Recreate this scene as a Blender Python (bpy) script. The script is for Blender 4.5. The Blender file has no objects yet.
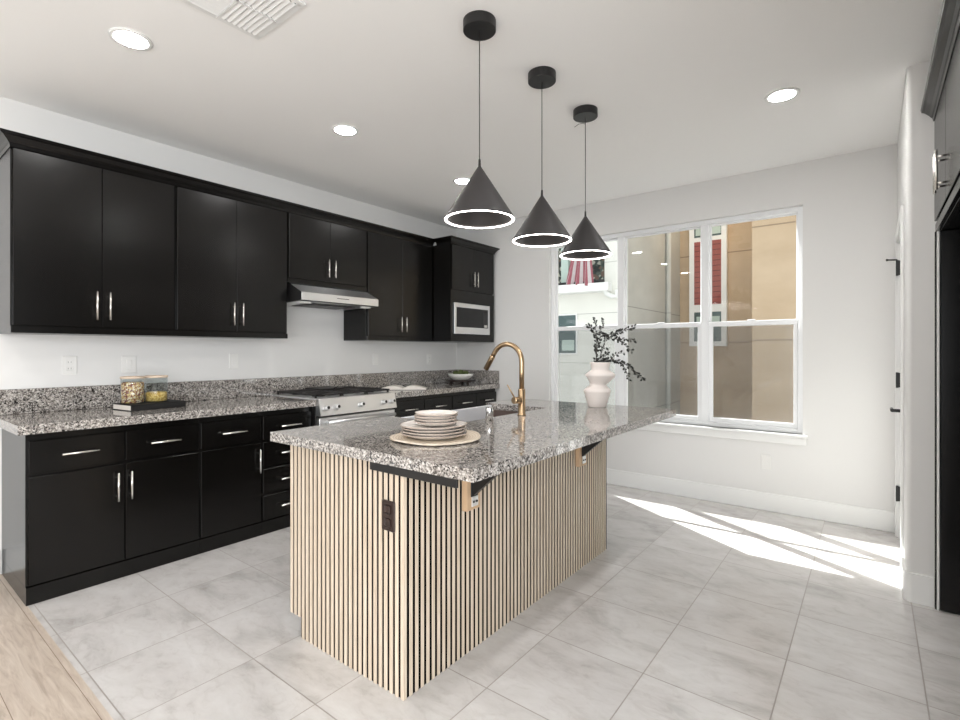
import bpy, bmesh, math, random
from mathutils import Vector, Matrix
R = math.radians
random.seed(7)
S = bpy.context.scene
COL = S.collection

# ---------------------------------------------------------------- camera, sky, sun, big lights, exposure
cam = bpy.data.objects.new('camera', bpy.data.cameras.new('camera'))
COL.objects.link(cam)
cam.location = (3.947, 0.0, 1.283)
cam.rotation_euler = (R(90), 0, R(37.91))
cam.data.sensor_width = 36
cam.data.lens = 36 * 502.73 / 960
cam.data.shift_y = -9.1 / 960
cam.data.clip_start = 0.02
S.camera = cam

W = bpy.data.worlds.new('sky'); S.world = W; W.use_nodes = True
W.node_tree.nodes['Background'].inputs[0].default_value = (0.95, 0.98, 1.0, 1)
W.node_tree.nodes['Background'].inputs[1].default_value = 0.62

def lamp(name, kind, loc, direction, energy, color=(1, 1, 1), **kw):
    d = bpy.data.lights.new(name, kind); d.energy = energy; d.color = color
    for k, v in kw.items(): setattr(d, k, v)
    o = bpy.data.objects.new(name, d); COL.objects.link(o)
    o.location = loc; o.rotation_euler = Vector(direction).to_track_quat('-Z', 'Y').to_euler()
    return o
lamp('sun', 'SUN', (0, 8, 8), (0.85, -0.505, -1.0), 12.0, (1.0, 0.985, 0.97), angle=R(0.5))
# added fill lamps, set in unseen openings behind and beside the camera
lamp('rear_fill', 'AREA', (3.85, -4.62, 1.25), (0, 1, -0.35), 22, (0.94, 0.97, 1.0), shape='RECTANGLE', size=1.9, size_y=2.3)
lamp('side_fill', 'AREA', (5.12, -1.6, 1.25), (-1, 0, -0.7), 105, (0.94, 0.97, 1.0), shape='RECTANGLE', size=4.0, size_y=2.3)

S.view_settings.view_transform = 'Standard'; S.view_settings.look = 'None'
S.view_settings.gamma = 1; S.view_settings.use_curve_mapping = False
S.view_settings.exposure = 1.1

# ---------------------------------------------------------------- materials
def lin(c): return tuple(((v / 255) / 12.92 if v <= 10 else (((v / 255) + 0.055) / 1.055) ** 2.4) for v in c)
def mat(name, rgb, rough=0.5, metal=0.0, spec=0.5, emit=None, coat=0.0, bump=None, trans=0.0, ior=1.5):
    m = bpy.data.materials.new(name); m.use_nodes = True
    b = m.node_tree.nodes['Principled BSDF']
    b.inputs['Base Color'].default_value = (*lin(rgb), 1); b.inputs['Roughness'].default_value = rough
    b.inputs['Metallic'].default_value = metal; b.inputs['Specular IOR Level'].default_value = spec
    b.inputs['IOR'].default_value = ior
    if coat: b.inputs['Coat Weight'].default_value = coat; b.inputs['Coat Roughness'].default_value = 0.05
    if trans: b.inputs['Transmission Weight'].default_value = trans
    if emit:
        b.inputs['Emission Color'].default_value = (*emit[0], 1); b.inputs['Emission Strength'].default_value = emit[1]
    if bump:
        N = NT(m); v = N.noise(bump[0], 3, N.coord())
        N.bump(v, bump[1], b)
    return m
class NT:
    """thin wrapper over a node tree"""
    def __init__(s, m): s.t = m.node_tree; s.n = s.t.nodes; s.l = s.t.links; s.b = s.n.get('Principled BSDF')
    def add(s, typ, **kw):
        x = s.n.new(typ)
        for k, v in kw.items(): setattr(x, k, v)
        return x
    def link(s, a, b): s.l.new(a, b)
    def coord(s): return s.add('ShaderNodeNewGeometry').outputs['Position']
    def ocoord(s): return s.add('ShaderNodeTexCoord').outputs['Object']
    def scale(s, v, k):
        x = s.add('ShaderNodeMapping'); x.inputs['Scale'].default_value = k; s.link(v, x.inputs['Vector']); return x.outputs[0]
    def noise(s, sc, det, vec, rough=0.5, dist=0.0):
        x = s.add('ShaderNodeTexNoise'); x.inputs['Scale'].default_value = sc; x.inputs['Detail'].default_value = det
        x.inputs['Roughness'].default_value = rough; x.inputs['Distortion'].default_value = dist
        s.link(vec, x.inputs['Vector']); return x.outputs['Fac']
    def voro(s, sc, vec, feature='F1'):
        x = s.add('ShaderNodeTexVoronoi', feature=feature); x.inputs['Scale'].default_value = sc
        s.link(vec, x.inputs['Vector']); return x
    def ramp(s, fac, stops, interp='LINEAR'):
        x = s.add('ShaderNodeValToRGB'); x.color_ramp.interpolation = interp
        e = x.color_ramp.elements
        while len(e) < len(stops): e.new(0.5)
        for i, (p, c) in enumerate(stops): e[i].position = p; e[i].color = (*lin(c), 1)
        s.link(fac, x.inputs[0]); return x.outputs[0]
    def math(s, op, a, b=None):
        x = s.add('ShaderNodeMath', operation=op)
        for i, v in enumerate((a, b)):
            if v is None: continue
            if isinstance(v, (int, float)): x.inputs[i].default_value = v
            else: s.link(v, x.inputs[i])
        return x.outputs[0]
    def mix(s, fac, a, b, blend='MIX'):
        x = s.add('ShaderNodeMix', data_type='RGBA', blend_type=blend)
        if isinstance(fac, (int, float)): x.inputs[0].default_value = fac
        else: s.link(fac, x.inputs[0])
        for i, v in ((6, a), (7, b)):
            if isinstance(v, tuple): x.inputs[i].default_value = (*lin(v), 1)
            else: s.link(v, x.inputs[i])
        return x.outputs[2]
    def bump(s, h, strength, b=None, dist=0.002):
        x = s.add('ShaderNodeBump'); x.inputs['Strength'].default_value = strength; x.inputs['Distance'].default_value = dist
        s.link(h, x.inputs['Height']); s.link(x.outputs[0], (b or s.b).inputs['Normal'])
    def xyz(s, v):
        x = s.add('ShaderNodeSeparateXYZ'); s.link(v, x.inputs[0]); return x.outputs

M = {}
M['wall'] = mat('wall_paint', (226, 225, 223), 0.7, spec=0.3, bump=(220, 0.12))
M['ceiling'] = mat('ceiling_paint', (247, 246, 244), 0.8, spec=0.2)
M['trim'] = mat('white_trim_paint', (236, 236, 234), 0.35)
M['vinyl'] = mat('white_vinyl', (238, 239, 240), 0.3)
M['black_cab'] = mat('espresso_black_lacquer', (27, 23, 22), 0.24, spec=0.38)
N = NT(M['black_cab']); v = N.noise(1, 4, N.scale(N.coord(), (60, 60, 6)))
N.link(N.ramp(v, [(0.3, (7, 6, 5)), (0.7, (12, 10, 8))]), N.b.inputs['Base Color'])
M['gap'] = mat('dark_gap', (8, 7, 7), 0.7)
M['steel'] = mat('brushed_steel', (226, 226, 226), 0.34, 1.0)
M['sink_dark_reflect'] = mat('steel_brown_reflection', (112, 97, 90), 0.35, 0.7)  # sink steel with its brown reflection put into the colour
M['sink_bright_reflect'] = mat('steel_bright_reflection', (236, 238, 242), 0.4, 0.25)  # same sink steel, bright reflection coloured in
M['nickel'] = mat('nickel_handle', (225, 222, 216), 0.25, 1.0)
M['chrome'] = mat('chrome', (225, 225, 225), 0.08, 1.0)
M['gold'] = mat('brushed_gold', (184, 158, 126), 0.28, 1.0)
M['black_metal'] = mat('matt_black_metal', (26, 25, 25), 0.45)
M['shade_black'] = mat('soft_black_shade', (44, 41, 41), 0.5)
M['iron'] = mat('cast_iron', (28, 25, 24), 0.5)
M['black_glass'] = mat('black_glass', (12, 12, 13), 0.08)
M['plastic'] = mat('white_plastic', (232, 231, 228), 0.35)
M['plastic_dark'] = mat('dark_slot', (60, 58, 56), 0.5)
M['brown_plastic'] = mat('dark_brown_plastic', (40, 24, 20), 0.4)
M['ceramic'] = mat('stoneware', (226, 219, 212), 0.35, bump=(60, 0.1))
M['ceramic_rim'] = mat('darker_rim', (178, 164, 153), 0.6)  # rim line, darker than the dish
M['vase'] = mat('matt_blush_clay', (229, 220, 214), 0.75, bump=(120, 0.15))
M['white_ceramic'] = mat('white_glaze', (232, 230, 224), 0.3)
M['leaf'] = mat('dark_leaf', (26, 28, 23), 0.55)
M['moss'] = mat('green_moss', (88, 100, 52), 0.8)
M['stem'] = mat('twig', (48, 40, 33), 0.7)
M['paper'] = mat('paper', (226, 220, 212), 0.7)
M['dark_wood'] = mat('dark_stained_wood', (44, 30, 25), 0.4)
M['light_wood'] = mat('raw_light_wood', (196, 165, 132), 0.6, bump=(40, 0.2))
M['led'] = mat('warm_led', (255, 250, 245), 0.5, emit=((1.0, 0.93, 0.88), 9.0))
M['lid_wood'] = mat('pale_lid_wood', (200, 180, 160), 0.55)
M['downlight'] = mat('lit_diffuser', (255, 255, 252), 0.5, emit=((1.0, 0.985, 0.97), 80.0))
M['hoodlamp'] = mat('frosted_lens', (240, 240, 235), 0.3)
M['hinge'] = mat('black_hinge', (24, 23, 23), 0.4)

def granite():
    m = mat('speckled_granite', (150, 145, 140), 0.06, spec=0.9); N = NT(m); p = N.coord()
    w = N.voro(185, p); big = N.voro(100, p)
    sp = N.xyz(w.outputs['Color'])[0]; bg = N.xyz(big.outputs['Color'])[1]
    a = N.ramp(sp, [(0.0, (20, 18, 17)), (0.22, (72, 68, 66)), (0.36, (140, 134, 129)), (0.58, (172, 166, 160)), (0.82, (214, 209, 203))], 'CONSTANT')
    b = N.ramp(bg, [(0.0, (26, 24, 23)), (0.2, (112, 106, 101)), (0.5, (154, 147, 140)), (0.8, (200, 194, 187))], 'CONSTANT')
    N.link(N.mix(0.42, a, b), N.b.inputs['Base Color'])
    return m
M['granite'] = granite()

def tile():
    m = mat('grey_porcelain_tile', (190, 186, 182), 0.3, spec=1.0); N = NT(m); p = N.coord(); x, y, z = N.xyz(p)
    u = N.math('DIVIDE', N.math('SUBTRACT', x, 3.23), 0.4385); v = N.math('DIVIDE', N.math('SUBTRACT', y, 2.43), 0.4525)
    fu = N.math('FRACT', u); fv = N.math('FRACT', v)
    def edge(f, w): return N.math('LESS_THAN', N.math('MINIMUM', f, N.math('SUBTRACT', 1.0, f)), w)
    g = N.math('MAXIMUM', edge(fu, 0.0055), edge(fv, 0.0055))
    cu, cv = N.math('FLOOR', u), N.math('FLOOR', v)
    wn = N.add('ShaderNodeTexWhiteNoise', noise_dimensions='2D'); cmb = N.add('ShaderNodeCombineXYZ')
    N.link(cu, cmb.inputs[0]); N.link(cv, cmb.inputs[1]); N.link(cmb.outputs[0], wn.inputs['Vector'])
    off = N.add('ShaderNodeVectorMath', operation='SCALE'); N.link(wn.outputs['Color'], off.inputs[0]); off.inputs['Scale'].default_value = 9.0
    add = N.add('ShaderNodeVectorMath', operation='ADD'); N.link(p, add.inputs[0]); N.link(off.outputs[0], add.inputs[1])
    q = N.scale(add.outputs[0], (1.0, 1.9, 1.0))
    c1 = N.ramp(N.noise(2.6, 7, q, 0.62, 0.5), [(0.30, (160, 155, 151)), (0.47, (200, 196, 193)), (0.68, (219, 217, 215))])
    c2 = N.ramp(N.noise(9, 8, q, 0.7, 1.2), [(0.28, (178, 172, 167)), (0.48, (205, 202, 199)), (1.0, (219, 217, 215))])
    c = N.mix(0.45, c1, c2, 'MIX')
    N.link(N.mix(g, c, (150, 143, 137)), N.b.inputs['Base Color'])
    N.link(N.math('ADD', N.math('MULTIPLY', g, 0.4), 0.22), N.b.inputs['Roughness'])
    N.bump(N.math('SUBTRACT', 1.0, g), 0.4)
    return m
M['tile'] = tile()

def oak():
    m = mat('pale_oak_planks', (196, 176, 154), 0.42); N = NT(m); p = N.coord(); x, y, z = N.xyz(p)
    u = N.math('DIVIDE', y, 0.19); fu = N.math('FRACT', u); cu = N.math('FLOOR', u)
    wn = N.add('ShaderNodeTexWhiteNoise', noise_dimensions='1D'); N.link(cu, wn.inputs['W'])
    sh = N.add('ShaderNodeCombineXYZ'); N.link(N.math('ADD', x, N.math('MULTIPLY', wn.outputs['Value'], 7.0)), sh.inputs[0]); N.link(N.math('ADD', y, N.math('MULTIPLY', wn.outputs['Value'], 3.0)), sh.inputs[1])
    q = N.scale(sh.outputs[0], (1.6, 14, 1))
    gr = N.noise(2.2, 6, q, 0.6, 1.6)
    c = N.ramp(gr, [(0.3, (166, 151, 137)), (0.5, (188, 174, 160)), (0.72, (202, 190, 177))])
    gap = N.math('LESS_THAN', fu, 0.012)
    N.link(N.mix(gap, c, (120, 100, 82)), N.b.inputs['Base Color'])
    return m
M['oak'] = oak()

def slat_wood():
    m = mat('natural_oak_slat', (200, 176, 146), 0.5); N = NT(m); p = N.coord()
    v = N.noise(3.0, 5, N.scale(p, (33, 33, 1.2)), 0.6)
    N.link(N.ramp(v, [(0.3, (188, 170, 148)), (0.55, (208, 192, 172)), (0.75, (220, 207, 190))]), N.b.inputs['Base Color'])
    return m
M['slat'] = slat_wood()
M['felt'] = mat('dark_felt_backing', (14, 10, 8), 0.95, spec=0.1)

def glass_thin(name, tint=(1, 1, 1)):
    m = bpy.data.materials.new(name); m.use_nodes = True; t = m.node_tree; t.nodes.clear()
    out = t.nodes.new('ShaderNodeOutputMaterial'); mx = t.nodes.new('ShaderNodeMixShader')
    tr = t.nodes.new('ShaderNodeBsdfTransparent'); tr.inputs[0].default_value = (*tint, 1)
    gl = t.nodes.new('ShaderNodeBsdfGlossy'); gl.inputs['Roughness'].default_value = 0.01
    fr = t.nodes.new('ShaderNodeFresnel'); fr.inputs[0].default_value = 1.5
    ge = t.nodes.new('ShaderNodeNewGeometry'); mu = t.nodes.new('ShaderNodeMath'); mu.operation = 'MULTIPLY'; iv = t.nodes.new('ShaderNodeMath'); iv.operation = 'SUBTRACT'; iv.inputs[0].default_value = 1.0
    t.links.new(ge.outputs['Backfacing'], iv.inputs[1]); t.links.new(fr.outputs[0], mu.inputs[0]); t.links.new(iv.outputs[0], mu.inputs[1]); t.links.new(mu.outputs[0], mx.inputs[0]); t.links.new(tr.outputs[0], mx.inputs[1]); t.links.new(gl.outputs[0], mx.inputs[2]); t.links.new(mx.outputs[0], out.inputs[0])
    return m
M['glass'] = glass_thin('clear_glass', (0.97, 0.985, 0.98))
M['jar_glass'] = glass_thin('jar_glass', (0.93, 0.95, 0.95))
def screen():
    m = bpy.data.materials.new('insect_screen_mesh'); m.use_nodes = True; t = m.node_tree; t.nodes.clear()
    out = t.nodes.new('ShaderNodeOutputMaterial'); mx = t.nodes.new('ShaderNodeMixShader'); mx.inputs[0].default_value = 0.27
    tr = t.nodes.new('ShaderNodeBsdfTransparent'); df = t.nodes.new('ShaderNodeBsdfDiffuse'); df.inputs[0].default_value = (0.2, 0.2, 0.2, 1)
    t.links.new(tr.outputs[0], mx.inputs[1]); t.links.new(df.outputs[0], mx.inputs[2]); t.links.new(mx.outputs[0], out.inputs[0])
    return m
M['screen'] = screen()
def stucco(name, a, b, joint=None):
    m = mat(name, a, 0.9, spec=0.1); N = NT(m); p = N.coord()
    c = N.ramp(N.noise(1.1, 6, N.scale(p, (1, 1, 1.6)), 0.6), [(0.3, b), (0.65, a)])
    if joint:
        x, y, z = N.xyz(p); f = N.math('LESS_THAN', N.math('FRACT', N.math('DIVIDE', N.math('SUBTRACT', z, joint[1]), joint[0])), joint[2])
        c = N.mix(f, c, tuple(int(v * 0.8) for v in b))
    N.link(c, N.b.inputs['Base Color']); return m
M['tan'] = stucco('tan_stucco', (205, 182, 154), (190, 166, 138), (2.0, 1.46, 0.012))
M['white_stucco'] = stucco('white_panel_cladding', (236, 235, 228), (228, 227, 220), (0.96, 0.08, 0.012))
M['grey_stucco'] = stucco('grey_stucco', (196, 196, 190), (184, 184, 178), (2.0, 0.1, 0.008))
M['out_trim'] = mat('white_exterior_trim', (244, 244, 242), 0.5)
M['out_glass'] = mat('dark_green_window_glass', (78, 96, 96), 0.1)
M['blind'] = mat('pale_blind', (188, 204, 196), 0.6)
M['asphalt'] = mat('concrete_paving', (92, 90, 86), 0.9)
def siding():
    m = mat('red_lap_siding', (150, 78, 70), 0.6); N = NT(m); p = N.coord(); x, y, z = N.xyz(p)
    f = N.math('FRACT', N.math('DIVIDE', z, 0.118)); N.link(N.mix(N.math('LESS_THAN', f, 0.12), (158, 84, 76), (100, 50, 46)), N.b.inputs['Base Color']); return m
M['siding'] = siding()
def speck(name, stops, sc):
    m = mat(name, stops[0], 0.7); N = NT(m); v = N.voro(sc, N.coord()); s = N.xyz(v.outputs['Color'])[0]
    n = len(stops); N.link(N.ramp(s, [(i / n, c) for i, c in enumerate(stops)], 'CONSTANT'), N.b.inputs['Base Color']); return m
M['granola'] = speck('dried_flower_mix', [(196, 160, 110), (150, 96, 70), (228, 208, 170), (120, 70, 72), (214, 186, 120), (240, 228, 206)], 130)
M['pasta'] = speck('yellow_grain', [(206, 168, 84), (222, 190, 110), (178, 140, 70), (232, 206, 140)], 160)
M['beads'] = speck('dim_balcony_ornament', [(58, 70, 66), (92, 98, 92), (40, 48, 46), (190, 190, 178), (120, 96, 84)], 14)
def flag():
    m = mat('striped_flag_cloth', (190, 60, 66), 0.8); N = NT(m); uv = N.add('ShaderNodeUVMap').outputs[0]; x, y, z = N.xyz(uv)
    st = N.math('LESS_THAN', N.math('FRACT', N.math('MULTIPLY', x, 6.5)), 0.54)
    c = N.mix(st, (206, 198, 199), (156, 88, 98))
    can = N.math('MULTIPLY', N.math('GREATER_THAN', y, 0.8), N.math('LESS_THAN', x, 0.55))
    N.link(N.mix(can, c, (64, 66, 104)), N.b.inputs['Base Color']); return m
M['flag'] = flag()
def weave():
    m = mat('woven_straw', (214, 198, 178), 0.8); N = NT(m); p = N.ocoord(); x, y, z = N.xyz(p)
    r = N.math('SQRT', N.math('ADD', N.math('MULTIPLY', x, x), N.math('MULTIPLY', y, y)))
    f = N.math('FRACT', N.math('MULTIPLY', r, 90.0))
    N.link(N.ramp(f, [(0.0, (196, 178, 156)), (0.4, (224, 212, 194)), (1.0, (200, 184, 164))]), N.b.inputs['Base Color']); N.bump(f, 0.5); return m
M['weave'] = weave()

# ---------------------------------------------------------------- mesh helpers (all coordinates are the place's own metres)
class B:
    def __init__(s): s.bm = bmesh.new()
    def box(s, x0, y0, z0, x1, y1, z1, bev=0.0, seg=1):
        t = bmesh.new(); bmesh.ops.create_cube(t, size=1)
        bmesh.ops.scale(t, vec=(abs(x1 - x0), abs(y1 - y0), abs(z1 - z0)), verts=t.verts)
        bmesh.ops.translate(t, vec=((x0 + x1) / 2, (y0 + y1) / 2, (z0 + z1) / 2), verts=t.verts)
        if bev: bmesh.ops.bevel(t, geom=t.edges[:], offset=bev, segments=seg, affect='EDGES', profile=0.5)
        return s.merge(t)
    def merge(s, t):
        me = bpy.data.meshes.new('tmp'); t.to_mesh(me); t.free(); s.bm.from_mesh(me); bpy.data.meshes.remove(me); return s
    def tube(s, pts, r, n=10, cap=True):
        pts = [Vector(p) for p in pts]; rs = r if isinstance(r, (list, tuple)) else [r] * len(pts); rings = []
        up = Vector((0, 0, 1)); d0 = (pts[1] - pts[0]).normalized()
        if abs(d0.z) > 0.9: up = Vector((1, 0, 0))
        for i, p in enumerate(pts):
            d = (pts[min(i + 1, len(pts) - 1)] - pts[max(i - 1, 0)]).normalized()
            a = d.cross(up)
            if a.length < 1e-4: a = d.cross(Vector((0, 1, 0)))
            a.normalize(); b = d.cross(a).normalized(); up = -b if (-b).dot(up) > 0 else b
            a = d.cross(up).normalized(); b = d.cross(a).normalized()
            rings.append([s.bm.verts.new(p + (a * math.cos(2 * math.pi * k / n) + b * math.sin(2 * math.pi * k / n)) * rs[i]) for k in range(n)])
        for i in range(len(rings) - 1):
            for k in range(n):
                f = s.bm.faces.new((rings[i][k], rings[i][(k + 1) % n], rings[i + 1][(k + 1) % n], rings[i + 1][k])); f.smooth = True
        if cap:
            s.bm.faces.new(rings[0][::-1]); s.bm.faces.new(rings[-1])
        return s
    def lathe(s, c, prof, n=40, smooth=True, wob=None, sx=1.0, sy=1.0, rot=0.0):
        """prof: [(radius, z)] turned about the vertical through c=(x, y)"""
        rings = []
        for (r, z) in prof:
            if r < 1e-6: rings.append([s.bm.verts.new((c[0], c[1], z))]); continue
            ring = []
            for k in range(n):
                t = 2 * math.pi * k / n; rr = r * (wob(t) if wob else 1)
                X, Y = rr * math.cos(t) * sx, rr * math.sin(t) * sy
                ring.append(s.bm.verts.new((c[0] + X * math.cos(rot) - Y * math.sin(rot), c[1] + X * math.sin(rot) + Y * math.cos(rot), z)))
            rings.append(ring)
        for a, b in zip(rings, rings[1:]):
            if len(a) == 1 and len(b) == 1: continue
            for k in range(n):
                k2 = (k + 1) % n
                vs = [a[0], b[k], b[k2]] if len(a) == 1 else ([a[k], b[0], a[k2]] if len(b) == 1 else [a[k], b[k], b[k2], a[k2]])
                f = s.bm.faces.new(vs); f.smooth = smooth
        return s
    def prism(s, poly, axis, lo, hi, bev=0.0):
        """poly: 2-D outline in the two other axes (in x, y, z order), pushed along axis"""
        def P(u, v, w): return {'x': (w, u, v), 'y': (u, w, v), 'z': (u, v, w)}[axis]
        t = bmesh.new()
        a = [t.verts.new(P(u, v, lo)) for u, v in poly]; b = [t.verts.new(P(u, v, hi)) for u, v in poly]; n = len(poly)
        t.faces.new(a); t.faces.new(b[::-1])
        for k in range(n): t.faces.new((a[k], b[k], b[(k + 1) % n], a[(k + 1) % n]))
        bmesh.ops.recalc_face_normals(t, faces=t.faces)
        if bev: bmesh.ops.bevel(t, geom=t.edges[:], offset=bev, segments=1, affect='EDGES')
        return s.merge(t)
    def quad(s, *pts):
        s.bm.faces.new([s.bm.verts.new(p) for p in pts]); return s

WL = {}
def mesh(name, b, m, loc, fix=True):
    bm = b.bm
    if fix: bmesh.ops.recalc_face_normals(bm, faces=bm.faces)
    me = bpy.data.meshes.new(name); bmesh.ops.translate(bm, vec=-Vector(loc), verts=bm.verts); bm.to_mesh(me); bm.free()
    me.materials.append(m)
    return bpy.data.objects.new(name, me)
def tag(o, label=None, cat=None, group=None, kind=None):
    for k, v in (('label', label), ('category', cat), ('group', group), ('kind', kind)):
        if v: o[k] = v
    return o
def thing(name, loc, label, cat, group=None, kind=None):
    o = bpy.data.objects.new(name, None); COL.objects.link(o); o.location = loc; o.empty_display_size = 0.05
    WL[o.name] = Vector(loc); return tag(o, label, cat, group, kind)
def part(name, b, m, parent, label=None, fix=True):
    loc = WL[parent.name]; o = mesh(name, b, m, loc, fix); COL.objects.link(o); o.parent = parent; WL[o.name] = loc
    if label: o['label'] = label
    return o
def solo(name, b, m, label=None, cat=None, group=None, kind=None, fix=True, loc=None):
    vs = [v.co for v in b.bm.verts]
    lo = [min(v[i] for v in vs) for i in range(3)]; hi = [max(v[i] for v in vs) for i in range(3)]
    loc = loc or ((lo[0] + hi[0]) / 2, (lo[1] + hi[1]) / 2, lo[2])
    o = mesh(name, b, m, loc, fix); COL.objects.link(o); o.location = loc; WL[o.name] = Vector(loc); return tag(o, label, cat, group, kind)
def struct(name, b, m, parent=None):
    if parent: return part(name, b, m, parent)
    return solo(name, b, m, kind='structure')
def dup(root, delta, label=None, group=None, rotz=0.0):
    def cp(o, par):
        c = o.copy(); COL.objects.link(c)
        if par is not None: c.parent = par
        for ch in list(o.children): cp(ch, c)
        return c
    r = cp(root, None); r.location = root.location + Vector(delta); r.rotation_euler.z += rotz
    if label: r['label'] = label
    if group: r['group'] = group
    return r

# ---------------------------------------------------------------- the room
CZ, YW, XR = 2.745, 4.606, 4.09          # ceiling, window wall, side wall with the door
Y0, XE = -4.5, 5.0                        # rear wall, far side of the fridge bay
TILE_Y = 0.597
struct('floor', B().box(0, TILE_Y, -0.08, XE, YW + 0.16, 0), M['tile'])
struct('floor_wood', B().box(0, Y0, -0.08, XE, TILE_Y, 0), M['oak'])
struct('ceiling', B().box(-0.15, Y0 - 0.16, CZ, XE + 0.15, YW + 0.16, CZ + 0.1), M['ceiling'])
struct('wall_left', B().box(-0.15, Y0 - 0.16, -0.08, 0, YW + 0.16, CZ), M['wall'])
WX0, WX1, WZ0, WZ1 = 1.279, 3.527, 0.632, 2.418    # window opening
b = B(); yo = YW + 0.16
b.box(0, YW, -0.08, WX0, yo, CZ).box(WX1, YW, -0.08, XE, yo, CZ).box(WX0, YW, -0.08, WX1, yo, WZ0).box(WX0, YW, WZ1, WX1, yo, CZ)
struct('wall_far', b, M['wall'])
# side wall with a bullnose corner at its near end, and the doorway in it
PY, DY0, DY1, DZ = 3.39, 3.72, 4.50, 2.035
r = 0.022
corner = [(XR + r - r * math.cos(t), PY + r - r * math.sin(t)) for t in [i * math.pi / 16 for i in range(9)]]
b = B().prism([(XR, DY0)] + corner + [(XE, PY), (XE, PY + 0.13), (XR + 0.16, PY + 0.13), (XR + 0.16, DY0)], 'z', 0, CZ)
b.box(XR, DY0, DZ, XR + 0.16, DY1, CZ).box(XR, DY1, 0, XR + 0.16, YW, CZ)
struct('wall_right', b, M['wall'])
b = B().box(XE, 0.5, -0.08, XE + 0.15, PY + 0.13, CZ).box(XE, Y0, -0.08, XE + 0.15, -3.7, CZ).box(XE, -3.7, 2.45, XE + 0.15, 0.5, CZ)
struct('wall_right_rear', b, M['wall'])
b = B().box(0, Y0 - 0.16, -0.08, 2.85, Y0, CZ).box(4.85, Y0 - 0.16, -0.08, XE, Y0, CZ).box(2.85, Y0 - 0.16, 2.45, 4.85, Y0, CZ)
struct('wall_rear', b, M['wall'])
b = B()
for x in (2.85, 3.82, 4.79): b.box(x, Y0 - 0.11, 0.0, x + 0.06, Y0 - 0.05, 2.45)
b.box(2.85, Y0 - 0.11, 2.39, 4.85, Y0 - 0.05, 2.45).box(2.85, Y0 - 0.11, 0.0, 4.85, Y0 - 0.05, 0.08)
struct('added_rear_door', b, M['vinyl'])  # unseen glazed opening, added to house the rear fill lamp
b = B()
for y in (-3.7, -2.32, -0.94, 0.44): b.box(XE + 0.04, y, 0.0, XE + 0.10, y + 0.06, 2.45)
b.box(XE + 0.04, -3.7, 2.39, XE + 0.10, 0.5, 2.45).box(XE + 0.04, -3.7, 0.0, XE + 0.10, 0.5, 0.08)
struct('added_side_door', b, M['vinyl'])  # unseen opening put in for the side fill lamp
# baseboards
def board(name, x0, y0, x1, y1, h=0.145): struct(name, B().box(x0, y0, 0, x1, y1, h, 0.004), M['trim'])
board('baseboard_far', 0.66, YW - 0.014, XR, YW, 0.145)
r2 = r + 0.014
cb = [(XR - 0.014 + r2 - r2 * math.cos(t), PY - 0.014 + r2 - r2 * math.sin(t)) for t in [i * math.pi / 16 for i in range(9)]]
b = B().prism([(XR - 0.014, DY0 - 0.07)] + cb + [(4.195, PY - 0.014), (4.195, PY), (XR, PY), (XR, DY0 - 0.07)], 'z', 0, 0.148)
struct('baseboard_right', b, M['trim'])
board('baseboard_left', 0, Y0, 0.014, 0.58, 0.145)

# ---------------------------------------------------------------- window 1: three single-hung units side by side
win = thing('window_1', ((WX0 + WX1) / 2, YW + 0.07, WZ0), None, None, kind='structure')
fy0, fy1 = YW + 0.045, YW + 0.12
b = B(); fw = 0.038
b.box(WX0, fy0, WZ0, WX0 + fw, fy1, WZ1, 0.003).box(WX1 - fw, fy0, WZ0, WX1, fy1, WZ1, 0.003)
b.box(WX0 + fw, fy0, WZ1 - fw, WX1 - fw, fy1, WZ1, 0.003).box(WX0 + fw, fy0, WZ0, WX1 - fw, fy1, WZ0 + fw, 0.003)
MUL = [(2.007, 2.070), (2.770, 2.834)]
for x0, x1 in MUL: b.box(x0, fy0 + 0.002, WZ0 + fw, x1, fy1, WZ1 - fw, 0.003)
struct('window_frame', b, M['vinyl'], win)
units = [(WX0 + fw, MUL[0][0]), (MUL[0][1], MUL[1][0]), (MUL[1][1], WX1 - fw)]
RZ = 1.515
for x0, x1 in units:
    b = B(); z0, z1 = WZ0 + fw, WZ1 - fw; s = 0.03
    # fixed upper light, thin bead
    t = 0.014
    b.box(x0, fy0 + 0.045, RZ, x0 + t, fy0 + 0.06, z1).box(x1 - t, fy0 + 0.045, RZ, x1, fy0 + 0.06, z1).box(x0 + t, fy0 + 0.045, z1 - t, x1 - t, fy0 + 0.06, z1)
    up = struct('upper_sash', b, M['vinyl'], win)
    struct('pane', B().box(x0 + 0.004, fy0 + 0.05, RZ, x1 - 0.004, fy0 + 0.052, z1 - 0.004), M['glass'], up)
    b = B()
    b.box(x0, fy0 + 0.012, z0, x0 + s, fy0 + 0.04, RZ - 0.022, 0.003).box(x1 - s, fy0 + 0.012, z0, x1, fy0 + 0.04, RZ - 0.022, 0.003)
    b.box(x0, fy0 + 0.008, RZ - 0.022, x1, fy0 + 0.042, RZ + 0.02, 0.003).box(x0 + s, fy0 + 0.012, z0, x1 - s, fy0 + 0.04, z0 + 0.038, 0.003)
    lo = struct('lower_sash', b, M['vinyl'], win)
    struct('pane', B().box(x0 + s - 0.004, fy0 + 0.024, z0 + 0.03, x1 - s + 0.004, fy0 + 0.026, RZ - 0.018), M['glass'], lo)
    struct('insect_screen', B().box(x0 + 0.005, fy0 + 0.064, z0, x1 - 0.005, fy0 + 0.0655, RZ), M['screen'], win)
    struct('sash_lock', B().box((x0 + x1) / 2 - 0.03, fy0 + 0.006, RZ + 0.02, (x0 + x1) / 2 + 0.03, fy0 + 0.03, RZ + 0.03, 0.003), M['vinyl'], lo)
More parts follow.
